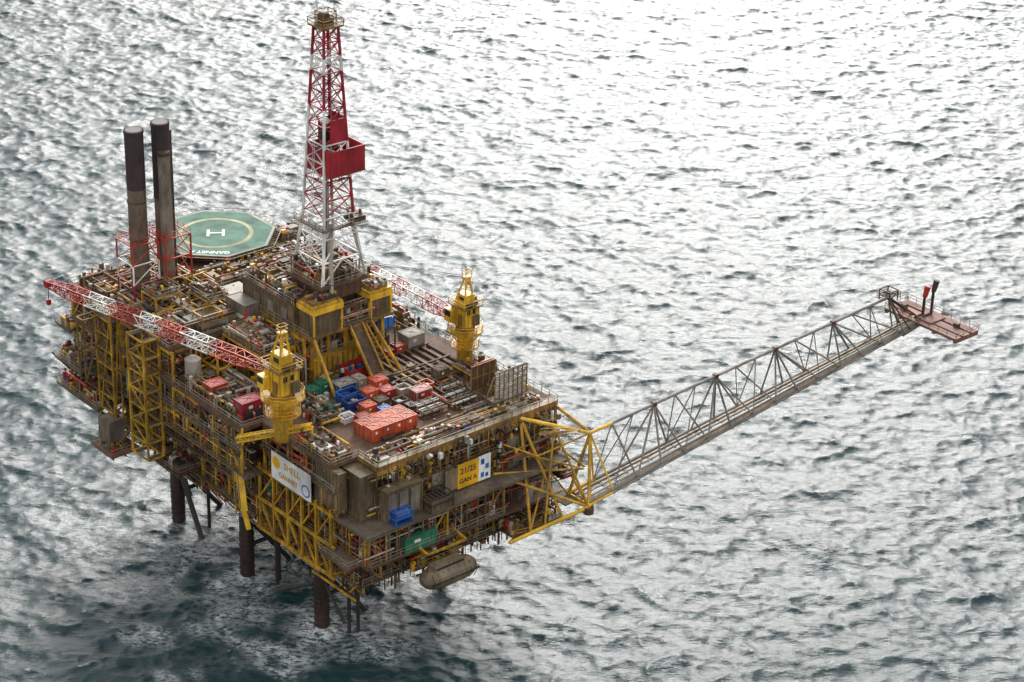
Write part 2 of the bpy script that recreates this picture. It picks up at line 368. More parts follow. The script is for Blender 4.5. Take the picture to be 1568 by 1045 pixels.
def frame(b,u0,v0,u1,v1,z0,z1,m,w=.3,x=True):
    for u in(u0,u1):
        for v in(v0,v1): b.beam((u,v,z0),(u,v,z1),w,m)
    for z in(z1,(z0+z1)/2):
        b.beam((u0,v0,z),(u1,v0,z),w,m);b.beam((u0,v1,z),(u1,v1,z),w,m);b.beam((u0,v0,z),(u0,v1,z),w,m);b.beam((u1,v0,z),(u1,v1,z),w,m)
    if x:
        b.beam((u0,v0,z0),(u1,v0,z1),w*.7,m);b.beam((u0,v0,z1),(u0,v1,z0),w*.7,m)
K=B()
K.box(-5.5,46,37,11.5,78,42.5,"brown_steel")
face(K,fl(-5.7),45,78,[37,42.6],0.55,1.0)
face(K,fr(45.6),-5,12,[37,42.6],0.65,1.1)
K.box(-6,45.5,42.6,12,78.5,43.1,"deck_plate")
K.rail([(-6,45.5),(-6,78.5)],43.1); K.rail([(-6,45.5),(12,45.5)],43.1); K.rail([(-6,78.5),(12,78.5)],43.1)
roof(K,-5.5,46,11.5,78,43.1,160,2.8)
frame(K,-2,55.5,3,60,43,47.5,"yellow_paint",.25); frame(K,5,50,9,56,43,47,"yellow_paint",.25); frame(K,-5.5,66,-3.5,70,43,46,"ochre_steel",.2)
frame(K,1.5,46.5,5.5,49.5,43,46.5,"yellow_paint",.22); frame(K,7.5,57,11,61,43,47,"yellow_paint",.22)
K.box(-2,55.5,47.5,3,60,47.7,"deck_grey"); K.box(5,50,47,9,56,47.2,"deck_grey"); roof(K,-2,55.5,3,60,47.7,6,1.2); roof(K,5,50,9,56,47.2,8,1.2)
K.rail([(-2,55.5),(3,55.5),(3,60),(-2,60)],47.7,closed=True); K.rail([(5,50),(9,50),(9,56),(5,56)],47.2,closed=True)
K.box(0,48,43.1,8,50.5,45.6,"grey_cladding"); K.box(-4,49,43.1,-1,53,45.2,"olive_cladding")
K.cyl((1,47,44.5),(10,47,44.5),.8,"grey_cladding",12); K.cyl((3.5,51,44.6),(3.5,60,44.6),.9,"pale_grey",12)
K.make("utility_module",plat)
H=B()
H.box(13,62,37,38,78,43.0,"olive_cladding")
for z in(38.5,41.2):
    for v in np.arange(63,77,1.8): H.box(12.93,v,z,12.99,v+.9,z+.9,"glass")
    for u in np.arange(14,37,1.8): H.box(u,61.93,z,u+.9,61.99,z+.9,"glass")
H.box(12,61,40.2,39,79,40.45,"ochre_steel")
H.box(13,50,37,36,61,40.5,"brown_steel"); roof(H,13,48,36,61,40.5,110,2.6); roof(H,13,62,38,68,43.0,60,2.0); roof(H,28,34,34.5,78,37,45,5); roof(H,36.5,34,41,78,37,40,3.0)
H.rail([(13,50),(36,50),(36,61)],40.5); H.rail([(13,61.5),(38,61.5),(38,78)],43.0); H.rail([(41,33),(41,79)],37)
H.corr(14,55,41.5,18,60,43.5,"pale_grey"); H.box(13.8,54.8,43.5,18.2,60.2,43.7,"pale_grey"); H.corr(20,52,40.5,25,56,43,"grey_cladding")
H.make("accommodation_module",plat)
E=B()
roof(E,-5.5,25,3,44,37,70,2.2); roof(E,4,30,12,45,37,70,5)
frame(E,4,33,11,44,37,43.5,"yellow_paint",.35); frame(E,0,40,4,45,37,42,"yellow_paint",.3)
E.box(4,33,43.5,11,44,43.8,"deck_plate"); roof(E,4,33,11,44,43.8,45,1.8); E.rail([(4,33),(11,33),(11,44),(4,44)],43.8,closed=True)
E.rail([(-6,24),(-6,45)],37); E.rail([(-2,5),(-2,24),(-6,24)],37); E.rail([(3.4,5),(-2,5)],37); E.rail([(3.5,5),(3.5,-.1),(41.5,-.1),(41.5,32)],37,"rail_grey",t=.09)
E.cyl((-3,43,37),(-3,43,41.4),1.4,"pale_grey",16); E.cyl((-3,43,41.4),(-3,43,42.0),1.4,"pale_grey",16,0.5)
roof(E,-1.8,5.5,3,15,37,26,1.5); roof(E,4,1,40,4,37,36,1.0,extra=.2); roof(E,34,6,41,19,37,45,2.0); roof(E,4,16,9,29,37,40,1.8)
roof(E,9,4,34,29,37,22,.8,extra=.3)
E.box(3.7,0.2,37.0,41.2,1.2,37.08,"rail_grey")
E.make("weather_deck_equipment",plat)
S=B()
def plate(u0,v0,u1,v1,z,m="deck_grey",rail=True):
    S.box(u0,v0,z-.4,u1,v1,z,m); 
    if rail: S.rail([(u0,v0),(u1,v0),(u1,v1),(u0,v1)],z,closed=True)
    for u in np.arange(u0+.5,u1,2.5): S.beam((u,v0+.3,z-.7),(u,v1-.3,z-.7),.2,"brown_steel",.5)
plate(-9.5,70,-5.5,79,30); plate(-8.8,66,-2,80.0,24); plate(-11,58,-5,65,18.5,"rust_pink"); plate(-7.8,76,-3,81,35.5)
roof(S,-9,71,-6,78.5,30,30,2); roof(S,-8.5,67,-3,80,24,40,2.5); roof(S,-7.5,76,-3,80,35.5,18,2); roof(S,-10.5,59,-6,64,18.5,10,1)
S.corr(-9.5,61,19,-6.5,64.5,23.5,"grey_cladding")
for v in(60,64): S.beam((-10.5,v,18),(-2,v,24),.3,"ochre_steel"); 
for v in(68,72,76,80): S.beam((-8.8,v,24),(-2,v,17),.3,"brown_steel"); S.beam((-9.4,v,30),(-5.5,v,25),.3,"brown_steel")
S.cyl((-6,70,22),(-6,78,22),1.1,"pale_grey",12)
plate(-5,46,0,54,18,"brown_steel"); roof(S,-4.5,47,0,53,18,14,2)
plate(-4,0-2,0,6,21.9,"deck_grey")
S.make("side_platforms",plat)
T=B()
for (u,v) in((-9,49),(-5.9,49),(-9,54),(-5.9,54)): T.beam((u,v,21),(u,v,44),.36,"yellow_paint")
for i,z in enumerate(np.arange(21,44.1,3.25)):
    for (p,q) in(((-9,49),(-5.9,49)),((-9,54),(-5.9,54)),((-9,49),(-9,54)),((-5.9,49),(-5.9,54))): T.beam((*p,z),(*q,z),.26,"yellow_paint")
    T.box(-8.9,49.1,z-.06,-6,50.1,z+.06,"deck_grey"); T.box(-8.9,52.9,z-.06,-6,53.9,z+.06,"deck_grey")
    if z<41:
        a,c=(50,53) if i%2 else (53,50)
        T.beam((-7.5,a,z),(-7.5,c,z+3.25),.9,"ochre_steel",.15); T.beam((-8,a,z+1),(-8,c,z+4.2),.08,"yellow_clean"); 
        T.beam((-9,49 if i%2 else 54,z),(-9,54 if i%2 else 49,z+3.25),.2,"yellow_paint")
T.make("stair_tower")
T=B()
frame(T,-7.5,62,-5.9,67,22,44,"yellow_paint",.3,True)
for z in np.arange(24,44,3): T.beam((-7.5,62,z),(-7.5,67,z),.22,"yellow_paint"); T.beam((-7.5,62,z),(-7.5,67,z+3),.18,"ochre_steel"); T.box(-7.4,62,z,-6,67,z+.1,"deck_grey")
T.make("stair_tower")
# ================================================================= drilling module
G=B()
frame(G,13,31,28,46,37,45.4,"yellow_paint",.7,True)
G.box(15,33,37,27,45,45.3,"brown_steel")
for u in(16.5,20,24): G.beam((u,31,37),(u,31,45.4),.5,"yellow_paint")
G.box(12.8,29.6,37.02,22,30.9,41.4,"yellow_paint")
for u in np.arange(13,22,1.1): G.box(u,29.45,37.2,u+.2,29.59,41.4,"ochre_steel")
roof(G,12.5,27.5,21,29.4,37,14,2.2)
G.box(11.5,29.5,45.4,29.5,47.5,46,"ochre_steel")
G.corr(11.7,34,46,28.8,49,50.2,"olive_cladding",pitch=1.0)
for v in(36,40,44): G.box(11.62,v,47.2,11.69,v+1.6,49,"grey_cladding")
G.box(11.6,33.8,50.2,29,49.2,50.5,"deck_plate")
G.corr(12.5,29.7,46,18.5,33.7,51,"olive_cladding",pitch=1.0); G.corr(24.5,29.7,46,29,33.7,50.5,"olive_cladding",pitch=1.0)
for (u0,u1,zt) in((12.3,18.7,51),(24.3,29.2,50.5)):
    G.box(u0,29.5,zt,u1,33.9,zt+.35,"yellow_paint"); G.box(u0+.6,30,zt+.35,u1-.6,33.4,zt+.8,"ochre_steel")
    for u in(u0+.3,u1-.3): G.beam((u,29.5,46),(u,29.5,zt+.2),.3,"yellow_clean")
    G.beam((u0,29.45,zt-.6),(u1,29.45,zt-.6),.3,"yellow_clean",1.0)
    G.beam((u0-.02,29.5,zt-.5),(u0-.02,33.9,zt-.5),.25,"yellow_clean",.8)
    roof(G,u0+.6,30,u1-.6,33.4,zt+.8,5,.8)
G.box(18.5,30,46,24.5,34,46.4,"deck_grey"); roof(G,12,40.5,28.5,49,50.5,60,2.2); roof(G,25,34,28.5,40,50.5,20,2); roof(G,12,34,15,40,50.5,18,2)
G.rail([(11.5,29.5),(11.5,47.5),(29.5,47.5)],46); G.rail([(11.6,33.8),(11.6,49.2),(29,49.2),(29,33.8)],50.5)
G.box(15.7,31.7,50.5,24.3,40.3,53.2,"brown_steel"); G.box(15,31,53.2,25,41,53.7,"deck_plate"); G.rail([(15,31),(15,41),(25,41),(25,31)],53.7,closed=True)
roof(G,15.4,31.3,24.7,40.7,53.7,34,2.8)
G.beam((21.5,30.5,46.4),(21.5,23,37.6),2.6,"brown_steel",.3)
for u in(20.2,22.8): G.beam((u,30.5,46.8),(u,23,38),.3,"yellow_paint",.6)
for t in np.linspace(.05,.95,12): G.beam((20.3,30.5-7.5*t,46.6-8.8*t),(22.7,30.5-7.5*t,46.6-8.8*t),.12,"ochre_steel")
G.beam((24.6,30,46),(27,24,37.4),.45,"yellow_paint"); G.beam((23.4,30,46),(25.6,24,37.4),.25,"yellow_paint")
G.beam((12.5,29.4,45.6),(12.5,23.5,37.2),.4,"yellow_paint")
G.corr(8.5,44,43,11.4,49.5,47.5,"grey_cladding"); G.cyl((9,40,45),(9,49,45),.7,"pale_grey",10)
face(G,fl(11.6),31,47,[37,41,45.4],.6,.9); face(G,fr(31),13,28,[37,41,45.4],.8,.7); face(G,fr(29.6),18.6,24.3,[46.4,50],.5,.8,depth=1.5)
G.make("drilling_module")
X=B()
X.box(27.2,31.2,42.2,30.8,33.4,43.9,"bright_blue"); X.box(27.4,31.4,43.9,30.6,33.2,44.15,"bright_blue"); X.box(26.8,30.8,41.9,31.2,33.8,42.2,"deck_grey")
for u in(27.1,28.3,29.6,30.9): X.beam((u,31.1,42.2),(u,31.1,44.1),.12,"blue_paint")
for v in(31.1,33.5): X.beam((27,v,44.2),(31,v,44.2),.12,"blue_paint")
for u in(27,31): X.beam((u,33.7,37),(u,33.7,42),.25,"ochre_steel"); X.beam((u,31,37),(u,31,42),.25,"ochre_steel")
X.make("blue_mud_skip")
# ================================================================= derrick
def derr(z):
    return 4.3-(z-54)*(4.3-3.0)/11 if z<65 else 3.0-(z-65)*(3.0-1.4)/33
def dcol(z):
    if z>93.5: return "crimson_paint"
    if z>89.5: return "white_paint"
    if z>85.0: return "crimson_paint"
    if z>82.5: return "white_paint"
    if z>77.5: return "crimson_paint"
    if z>70.5: return "white_paint"
    if z>65.5: return "crimson_paint"
    return "white_paint"
Q=B(); cu,cv=20.4,35.8
zs=[53.8,57.5,61.5,65,68.2,71.4,74.6,77.8,80.9,84,87,90,92.6,95.2,97.6]
def ring(z):
    w=derr(z); return [Vector((cu+x*w,cv+y*w,z)) for x,y in((-1,-1),(1,-1),(1,1),(-1,1))]
for i in range(len(zs)-1):
    r0,r1=ring(zs[i]),ring(zs[i+1]); zm=(zs[i]+zs[i+1])/2
    for j in range(4):
        k=(j+1)%4; m=dcol(zm)
        lm="white_paint" if (zm<82.5 and j in(0,3)) else m
        Q.beam(r0[j],r1[j],.36,lm)
        Q.beam(r1[j],r1[k],.2,m)
        mid=(r1[j]+r1[k])/2
        if zs[i]<62 and j==0: 
            Q.beam(r0[j],mid,.2,m); Q.beam(r0[k],mid,.2,m); continue
        Q.beam(r0[j],r1[k],.15,m); Q.beam(r0[k],r1[j],.15,m)
Q.beam((24.8,31.4,54),(22.6,33.4,66),.45,"pale_grey"); Q.beam((17.2,30.7,50),(18.8,33,64),.55,"pale_grey"); Q.beam((15.6,31.4,53),(18.2,33.4,63),.25,"white_paint")
Q.cyl((20.4,36,54),(20.4,36,76),.3,"pale_grey",8); Q.cyl((19.4,35,54),(19.4,35,92),.12,"dark_steel",6); Q.cyl((21.0,35.4,60),(21.0,35.4,96),.1,"pale_grey",6)
Q.box(19.4,35,78,21.4,37,81,"dark_steel")
def dplat(z,e,m="deck_grey"):
    w=derr(z)+e
    Q.box(cu-w,cv-w,z,cu+w,cv-w+e,z+.15,m);Q.box(cu-w,cv+w-e,z,cu+w,cv+w,z+.15,m);Q.box(cu-w,cv-w+e,z,cu-w+e,cv+w-e,z+.15,m);Q.box(cu+w-e,cv-w+e,z,cu+w,cv+w-e,z+.15,m)
    Q.rail([(cu-w,cv-w),(cu+w,cv-w),(cu+w,cv+w),(cu-w,cv+w)],z+.15,closed=True)
dplat(63.2,0.9)
Q.box(cu+2.5,cv-4.6,63.3,cu+5.0,cv-1,63.6,"pale_grey"); roof(Q,cu+2.4,cv-4.4,cu+4.9,cv-1,63.6,5,1.0)
za,zb_=72.6,77.2
Q.box(cu-2.4,cv-4.2,za,cu+4.7,cv-4.05,zb_,"crimson_paint"); Q.box(cu-2.4,cv-4.0,za,cu-2.25,cv+2.6,zb_,"crimson_paint")
Q.box(cu+4.55,cv-4.0,za,cu+4.7,cv+2,zb_,"crimson_paint"); Q.box(cu-2.2,cv+2.5,za,cu+4.5,cv+2.65,zb_,"crimson_paint"); Q.box(cu-2.2,cv-4.0,za,cu+4.5,cv+2.4,za+.2,"red_paint")
for u in np.arange(cu-2.3,cu+4.6,1.2): Q.box(u,cv-4.27,za,u+.12,cv-4.21,zb_,"red_paint")
for v in np.arange(cv-4.0,cv+2.4,1.2): Q.box(cu-2.47,v,za,cu-2.41,v+.12,zb_,"red_paint")
w=derr(80)
Q.box(cu-w+1.2,cv-w-.12,77.6,cu+w,cv-w-.02,82.0,"crimson_paint"); Q.box(cu+w+.02,cv-w,77.6,cu+w+.12,cv+w-.4,82.0,"crimson_paint")
Q.box(cu-2.1,cv-2.1,97.6,cu+2.1,cv+2.1,97.9,"ochre_steel"); Q.rail([(cu-2.1,cv-2.1),(cu+2.1,cv-2.1),(cu+2.1,cv+2.1),(cu-2.1,cv+2.1)],97.9,"ochre_steel",closed=True,t=.11)
Q.box(cu-1.2,cv-.9,97.9,cu+1.0,cv+.9,98.9,"brown_steel"); Q.cyl((cu-.4,cv-.7,99.1),(cu-.4,cv+.7,99.1),.8,"brown_steel",12)
frame(Q,cu-1.3,cv-1.1,cu+1.3,cv+1.1,97.9,100.2,"ochre_steel",.14); Q.beam((cu-1.7,cv,98),(cu-1.7,cv,104),.1,"pale_grey"); Q.beam((cu+1,cv-1,100),(cu+1,cv-1,101.5),.1,"pale_grey")
for s_ in(-.25,.25): Q.beam((cu-4.1,cv+s_,54),(cu-1.6,cv+s_,97.6),.08,"white_paint")
Q.make("drilling_derrick")
# ================================================================= stacks
def stack(u,v,r,zt,zb_):
    b=B()
    b.cyl((u,v,43),(u,v,zb_),r,"stack_steel",24); b.cyl((u,v,zb_),(u,v,zt),r*1.02,"soot",24)
    b.cyl((u,v,zt-.5),(u,v,zt),r*1.08,"soot",24); b.cyl((u,v,zt-.02),(u,v,zt+.03),r*.9,"dark_steel",24)
    for z in(48,55,62): b.cyl((u,v,z),(u,v,z+.3),r*1.08,"brown_steel",24)
    return b
def cage(b,u0,v0,u1,v1,z0,z1,mf,w=.2):
    zs=np.linspace(z0,z1,4)
    for a,c in zip(zs[:-1],zs[1:]):
        m=mf(); P=[(u0,v0),(u1,v0),(u1,v1),(u0,v1)]
        for j in range(4):
            p,q=P[j],P[(j+1)%4]
            b.beam((*p,a),(*p,c),w*1.3,m); b.beam((*p,c),(*q,c),w,m); b.beam((*p,a),(*q,c),w*.7,m)
    b.rail([(u0,v0),(u1,v0),(u1,v1),(u0,v1)],z1,"red_paint",closed=True)
b=stack(.8,64.8,1.62,75.2,64.5)
cage(b,-2.2,62.2,3.0,67.4,44,55,lambda:random.choice(["red_paint","white_paint","crimson_paint"]),.17)
b.make("exhaust_stack")
b=stack(5.6,64,1.55,75.8,75.2)
b.cyl((5.6,64,62),(5.6,64,75.5),1.6,"soot",24)
b.cyl((4.9,62.2,43),(4.9,62.2,71),1.05,"grey_cladding",18); b.cyl((4.9,62.2,70.4),(4.9,62.2,71.1),1.12,"brown_steel",18)
b.cyl((7.2,64.3,43),(7.2,64.3,74),.7,"leg_steel",14)
cage(b,3.4,60.5,8.6,66.5,44,55.5,lambda:random.choice(["yellow_paint","yellow_paint","red_paint"]),.2)
b.make("exhaust_stack")
# ================================================================= helideck
hd=empty("helideck",24.9,77.6,45.4)
b=B(); hr=11.4
def ngon(r,n=8,o=22.5): return [(r*math.cos(math.radians(o+360*i/n)),r*math.sin(math.radians(o+360*i/n))) for i in range(n)]
b.poly(ngon(hr),-.6,0,"olive_cladding"); b.poly(ngon(hr-.15),0,.012,"helideck_rim"); b.poly(ngon(hr-.6),.012,.018,"helideck_green")
def annulus(b,r0,r1,z,m,n=64):
    k=b.mi(m); i0=len(b.v)
    for i in range(n):
        t=2*math.pi*i/n
        b.v.append((r0*math.cos(t),r0*math.sin(t),z)); b.v.append((r1*math.cos(t),r1*math.sin(t),z))
    for i in range(n):
        j=(i+1)%n; b.f.append((i0+2*i,i0+2*i+1,i0+2*j+1,i0+2*j)); b.m.append(k)
annulus(b,6.2,7.0,.024,"helideck_ring")
b.make("deck",hd)
h2=B(); 
for s_ in(-1,1): h2.box(s_*1.4-.25,-1.5,.02,s_*1.4+.25,1.5,.03,"white_paint")
h2.box(-1.15,-.22,.02,1.15,.22,.03,"white_paint")
o=h2.make("letter_h",hd); o.rotation_euler=(0,0,-ANG+math.radians(6))
text_child("deck_name","GANNET A",1.5,"white_paint",hd,(-8.9*math.sin(ANG),-8.9*math.cos(ANG),.03),(0,0,-ANG+math.pi),0.004)
b=B()
P8=ngon(hr+1.4); P0=ngon(hr)
for i in range(8):
    j=(i+1)%8
    b.beam((*P8[i],.1),(*P8[j],.1),.09,"rail_grey")
    for t in np.linspace(0,1,9):
        b.beam((P0[i][0]*(1-t)+P0[j][0]*t,P0[i][1]*(1-t)+P0[j][1]*t,-.4),(P8[i][0]*(1-t)+P8[j][0]*t,P8[i][1]*(1-t)+P8[j][1]*t,.1),.08,"rail_grey")
    b.beam((*P0[i],-.5),(P0[i][0]*.72,P0[i][1]*.72,-2.6),.3,"brown_steel"); b.beam((P0[i][0]*.72,P0[i][1]*.72,-2.6),(P0[j][0]*.72,P0[j][1]*.72,-2.6),.3,"brown_steel")
    b.beam((P0[i][0]*.72,P0[i][1]*.72,-2.6),(P0[j][0],P0[j][1],-.5),.2,"ochre_steel")
    b.beam((P0[i][0]*.72,P0[i][1]*.72,-8),(P0[i][0]*.72,P0[i][1]*.72,-.6),.35,"brown_steel")
b.box(10.5,-6.5,-2.4,16.5,-2.5,-2.1,"deck_grey"); b.rail([(10.5,-6.5),(16.5,-6.5),(16.5,-2.5)],-2.1); b.box(13,-5.5,-2.1,15,-4,-.6,"grey_cladding"); b.beam((16,-3,-8),(16,-3,-2),.3,"brown_steel"); b.beam((16,-6,-8),(16,-6,-2),.3,"brown_steel")
roof(b,10.5,-6.4,16.3,-2.6,-2.1,10,1.4); roof(b,-6,-12,8,-8,-2.7,20,1.6)
b.make("support_and_net",hd)
# ================================================================= cranes
def crane(u,v,zb,s,zr,tip,bn,foot):
    b=B(); Y="yellow_clean"
    b.cyl((u,v,zb-.6),(u,v,zr),1.65*s,"yellow_paint",18); b.cyl((u,v,zr-2),(u,v,zr-.3),1.65*s,Y,18,2.4*s)
    b.cyl((u,v,zr-.3),(u,v,zr),3.7*s,"yellow_paint",20)
    b.rail([(u+3.6*s*math.cos(t),v+3.6*s*math.sin(t)) for t in np.linspace(0,2*math.pi,13)[:-1]],zr,Y,closed=True,t=.09)
    b.cyl((u,v,zr-3.2),(u,v,zr-3.0),3.0*s,"yellow_paint",20); b.rail([(u+2.9*s*math.cos(t),v+2.9*s*math.sin(t)) for t in np.linspace(0,2*math.pi,13)[:-1]],zr-3,Y,closed=True,t=.09)
    for t in np.linspace(0,2*math.pi,9)[:-1]: b.beam((u+1.6*s*math.cos(t),v+1.6*s*math.sin(t),zr-2.6),(u+3.5*s*math.cos(t),v+3.5*s*math.sin(t),zr-.3),.15,Y)
    h=4.2*s
    b.cyl((u,v,zr),(u,v,zr+.9),2.0*s,"ochre_steel",18)
    b.box(u-1.9*s,v-2.0*s,zr+.9,u+2.0*s,v+2.2*s,zr+.9+h,Y)
    b.box(u-2.1*s,v-1.4*s,zr+1.2,u-1.901*s,v-.2*s,zr+3.3,"ochre_steel"); b.box(u+.2*s,v-2.5*s,zr+1.1,u+1.7*s,v-2.001*s,zr+3.0,"olive_cladding")
    for k in(-1.2,0.2): b.box(u+k*s,v-2.06*s,zr+3.3,u+(k+.8)*s,v-2.003*s,zr+4.3,"glass")
    for k in range(5):
        b.beam((u-1.95*s,v-1.9*s+.9*k*s,zr+.9),(u-1.95*s,v-1.9*s+.9*k*s,zr+.9+h),.1,"yellow_paint"); b.beam((u-1.8*s+.9*k*s,v-2.05*s,zr+.9),(u-1.8*s+.9*k*s,v-2.05*s,zr+.9+h),.1,"yellow_paint")
    b.box(u-2.4*s,v-2.5*s,zr+.9+h,u+2.4*s,v+2.5*s,zr+1.1+h,"ochre_steel"); z2=zr+1.1+h
    b.rail([(u-2.4*s,v-2.5*s),(u+2.4*s,v-2.5*s),(u+2.4*s,v+2.5*s),(u-2.4*s,v+2.5*s)],z2,Y,closed=True,t=.09)
    b.box(u-1.3*s,v-1.6*s,z2,u+1.0*s,v+1.2*s,z2+2.5*s,Y); b.cyl((u-1.2,v-2.1*s,z2+.6),(u+1,v-2.1*s,z2+.6),.45*s,"brown_steel",10); b.box(u+1.1*s,v-1,z2,u+2*s,v+.6,z2+1.3,"ochre_steel")
    b.box(u-1.37*s,v-1.0*s,z2+1.1,u-1.303*s,v+.4*s,z2+1.9*s,"glass")
    b.box(u-3.3*s,v+.5,zr+1.6,u-1.97*s,v+2.4,zr+3.9,Y); b.box(u-3.36*s,v+.7,zr+2.7,u-3.303*s,v+2.2,zr+3.7,"glass"); b.box(u-3.1*s,v+2.403,zr+2.7,u-2.2*s,v+2.45,zr+3.7,"glass")
    z3=z2+2.5*s; zt=z3+3.6*s
    for x in(-1.4,1.0):
        b.beam((u+x*s,v-1.5*s,z2),(u+x*.35*s,v-.6*s,zt),.28,Y); b.beam((u+x*s,v+1.7*s,z2),(u+x*.35*s,v-.2*s,zt),.26,Y)
        for tt in(.35,.6,.8):
            p1=Vector((u+x*s,v-1.5*s,z2)).lerp(Vector((u+x*.35*s,v-.6*s,zt)),tt); p2=Vector((u+x*s,v+1.7*s,z2)).lerp(Vector((u+x*.35*s,v-.2*s,zt)),tt); b.beam(p1,p2,.14,Y)
    for tt in(.4,.65,.85):
        b.beam(Vector((u-1.4*s,v-1.5*s,z2)).lerp(Vector((u-.49*s,v-.6*s,zt)),tt),Vector((u+s,v-1.5*s,z2)).lerp(Vector((u+.35*s,v-.6*s,zt)),tt),.14,Y)
    b.box(u-.8*s,v-.9*s,zt-.2,u+.7*s,v+.2*s,zt+.1,Y); b.rail([(u-.8*s,v-.9*s),(u+.7*s,v-.9*s),(u+.7*s,v+.2*s),(u-.8*s,v+.2*s)],zt+.1,Y,closed=True,t=.08); b.beam((u,v,zt),(u,v,zt+2.0),.1,"ochre_steel")
    f=Vector(foot); t=Vector(tip)
    def mf(x): return "white_paint" if int(x*7)%2 else "red_paint"
    mid=f.lerp(t,.12)
    b.lattice(f,mid,.8,2.0,3,lambda x:"red_paint",.18,.1)
    b.lattice(mid,f.lerp(t,.9),2.0,1.9,bn,mf,.17,.1); b.lattice(f.lerp(t,.9),t,1.9,.9,4,lambda x:"crimson_paint",.2,.12)
    b.cyl(t+Vector((-.6,0,0)),t+Vector((.6,0,0)),.7,"crimson_paint",12); b.beam(t,t+Vector((0,.3,-3.2)),.1,"dark_steel"); b.box(t.x-.35,t.y,t.z-4.2,t.x+.35,t.y+.6,t.z-3.2,"red_paint")
    for x in(-.4,.4): b.beam((u+x,v-.5,zt),tuple(f.lerp(t,.72)+Vector((x,0,1.1))),.06,"dark_steel")
    return b
crane(-2,18,37,1.0,44.4,(-10.8,77,45.2),26,(-2.6,21,48.2)).make("pedestal_crane")
crane(39,21.5,37,.86,43.0,(39.3,62,43.6),18,(38.6,24,44.6)).make("pedestal_crane")
b=B(); frame(b,-10.6,66,-6.2,68,30,42.0,"ochre_steel",.25); b.make("crane_boom_rest")
# ================================================================= flare boom
b=B()
def boomtri(t):
    top=Vector((43,-7,33.2)).lerp(Vector((111.5,-12,40.8)),t)
    bc=Vector((40,-8,22)).lerp(Vector((119.5,-13.2,34.6)),t)
    w=2.6*(1-t)+1.4*t
    return top,bc+Vector((0,-w,0)),bc+Vector((0,w,0))
NB=15
for i in range(NB):
    t0,t1=i/NB,(i+1)/NB
    a,b0,c0=boomtri(t0); A2,b1,c1=boomtri(t1)
    m="yellow_clean" if i<1 else "truss_grey"
    b.cyl(a,A2,.29,m,8); b.cyl(b0,b1,.33,m,8); b.cyl(c0,c1,.33,m,8)
    if i%3==0: b.cyl(a,b0,.2,m,6); b.cyl(a,c0,.2,m,6); b.cyl(a,b1,.17,m,6); b.cyl(a,c1,.17,m,6)
    elif i%3==1: b.cyl(b0,A2,.11,m,6); b.cyl(c0,A2,.11,m,6); b.cyl(a,b1,.17,m,6); b.cyl(a,c0,.11,m,6)
    else: b.cyl(b0,A2,.17,m,6); b.cyl(c0,A2,.17,m,6)
    b.cyl(b0,c0,.13,m,6); b.cyl(b0,c1,.1,m,6)
    if i%3==2: b.box(A2.x-.4,A2.y-.4,A2.z-.35,A2.x+.4,A2.y+.4,A2.z+.4,"brown_steel")
    b.cyl(b0+Vector((-.3,0,0)),b0+Vector((.3,0,0)),.42,m,8)
_,p0,q0=boomtri(0.0); _,p1,q1=boomtri(1)
for k,(r,m) in enumerate(((.26,"truss_grey"),(.18,"rail_grey"),(.28,"pipe_steel"))):
    f_=.25+.22*k; b.cyl(p0.lerp(q0,f_)+Vector((0,0,.5)),p1.lerp(q1,f_)+Vector((0,0,.5)),r,m,6)
s0=p0+Vector((0,.3,.4)); s1=p1+Vector((0,.3,.4))
b.beam(s0,s1,1.0,"deck_grey",.08)
b.rail([tuple(s0+Vector((0,-.4,0))),tuple(s1+Vector((0,-.4,0)))],0,"rail_grey",t=.06)
a,b0,c0=boomtri(1)
for q in(b0,c0): b.cyl(a,q,.22,"brown_steel",6); b.cyl(a,q+Vector((-4,0,-.5)),.18,"brown_steel",6)
frame(b,110.3,-13.2,112.6,-10.8,40.4,42.4,"brown_steel",.18); b.rail([(110,-13.5),(113,-13.5),(113,-10.5),(110,-10.5)],41,"brown_steel",closed=True)
zp=35.2
b.box(117,-24,zp-.5,118.6,-7,zp,"rust_pink"); b.box(119.2,-24,zp-.5,121,-7,zp,"rust_pink"); b.box(121.6,-24,zp-.5,123.4,-7,zp,"rust_pink")
for v in(-24,-19,-14.5,-11,-7.6): b.box(117,v,zp-.9,123.4,v+.6,zp-.502,"rust_pink")
b.box(118.2,-17,zp+.003,122.5,-13,zp+.25,"rust_pink"); b.box(119,-10,zp,120,-9,zp+1.1,"brown_steel"); b.box(121,-21,zp,121.8,-20,zp+.7,"brown_steel")
b.rail([(117,-24),(123.4,-24),(123.4,-7),(117,-7)],zp,"rust_pink",closed=True,t=.08)
for q in(b0,c0): b.cyl(q,(118,q.y,zp-.9),.3,"brown_steel",6); b.cyl(q+Vector((-6,0,-1.2)),(118,q.y,zp-1),.2,"brown_steel",6)
for(u,v,h)in((120,-13.6,6),(121.5,-14.3,7)):
    b.cyl((u,v,zp),(u,v,zp+h-2.2),.28,"soot",10); b.cyl((u,v,zp+h-2.2),(u+.4,v-.2,zp+h),.45,"red_paint" if v>-14 else "soot",10,.6); b.cyl((u-2,v,zp+.4),(u,v,zp+.4),.25,"soot",8)
b.make("flare_boom")
b=B(); Y="yellow_paint"
P=lambda u,v,z:(u,v,z)
n0=[P(40,-10.6,21.6),P(40,-5.4,21.6),P(43,-7,33.2)]
a0=P(27,-5.5,17)
b.cyl(a0,n0[0],.34,"yellow_clean",8); b.cyl(P(40,0,16.5),n0[1],.34,Y,8); b.cyl(a0,P(40,0,16.5),.26,Y,8)
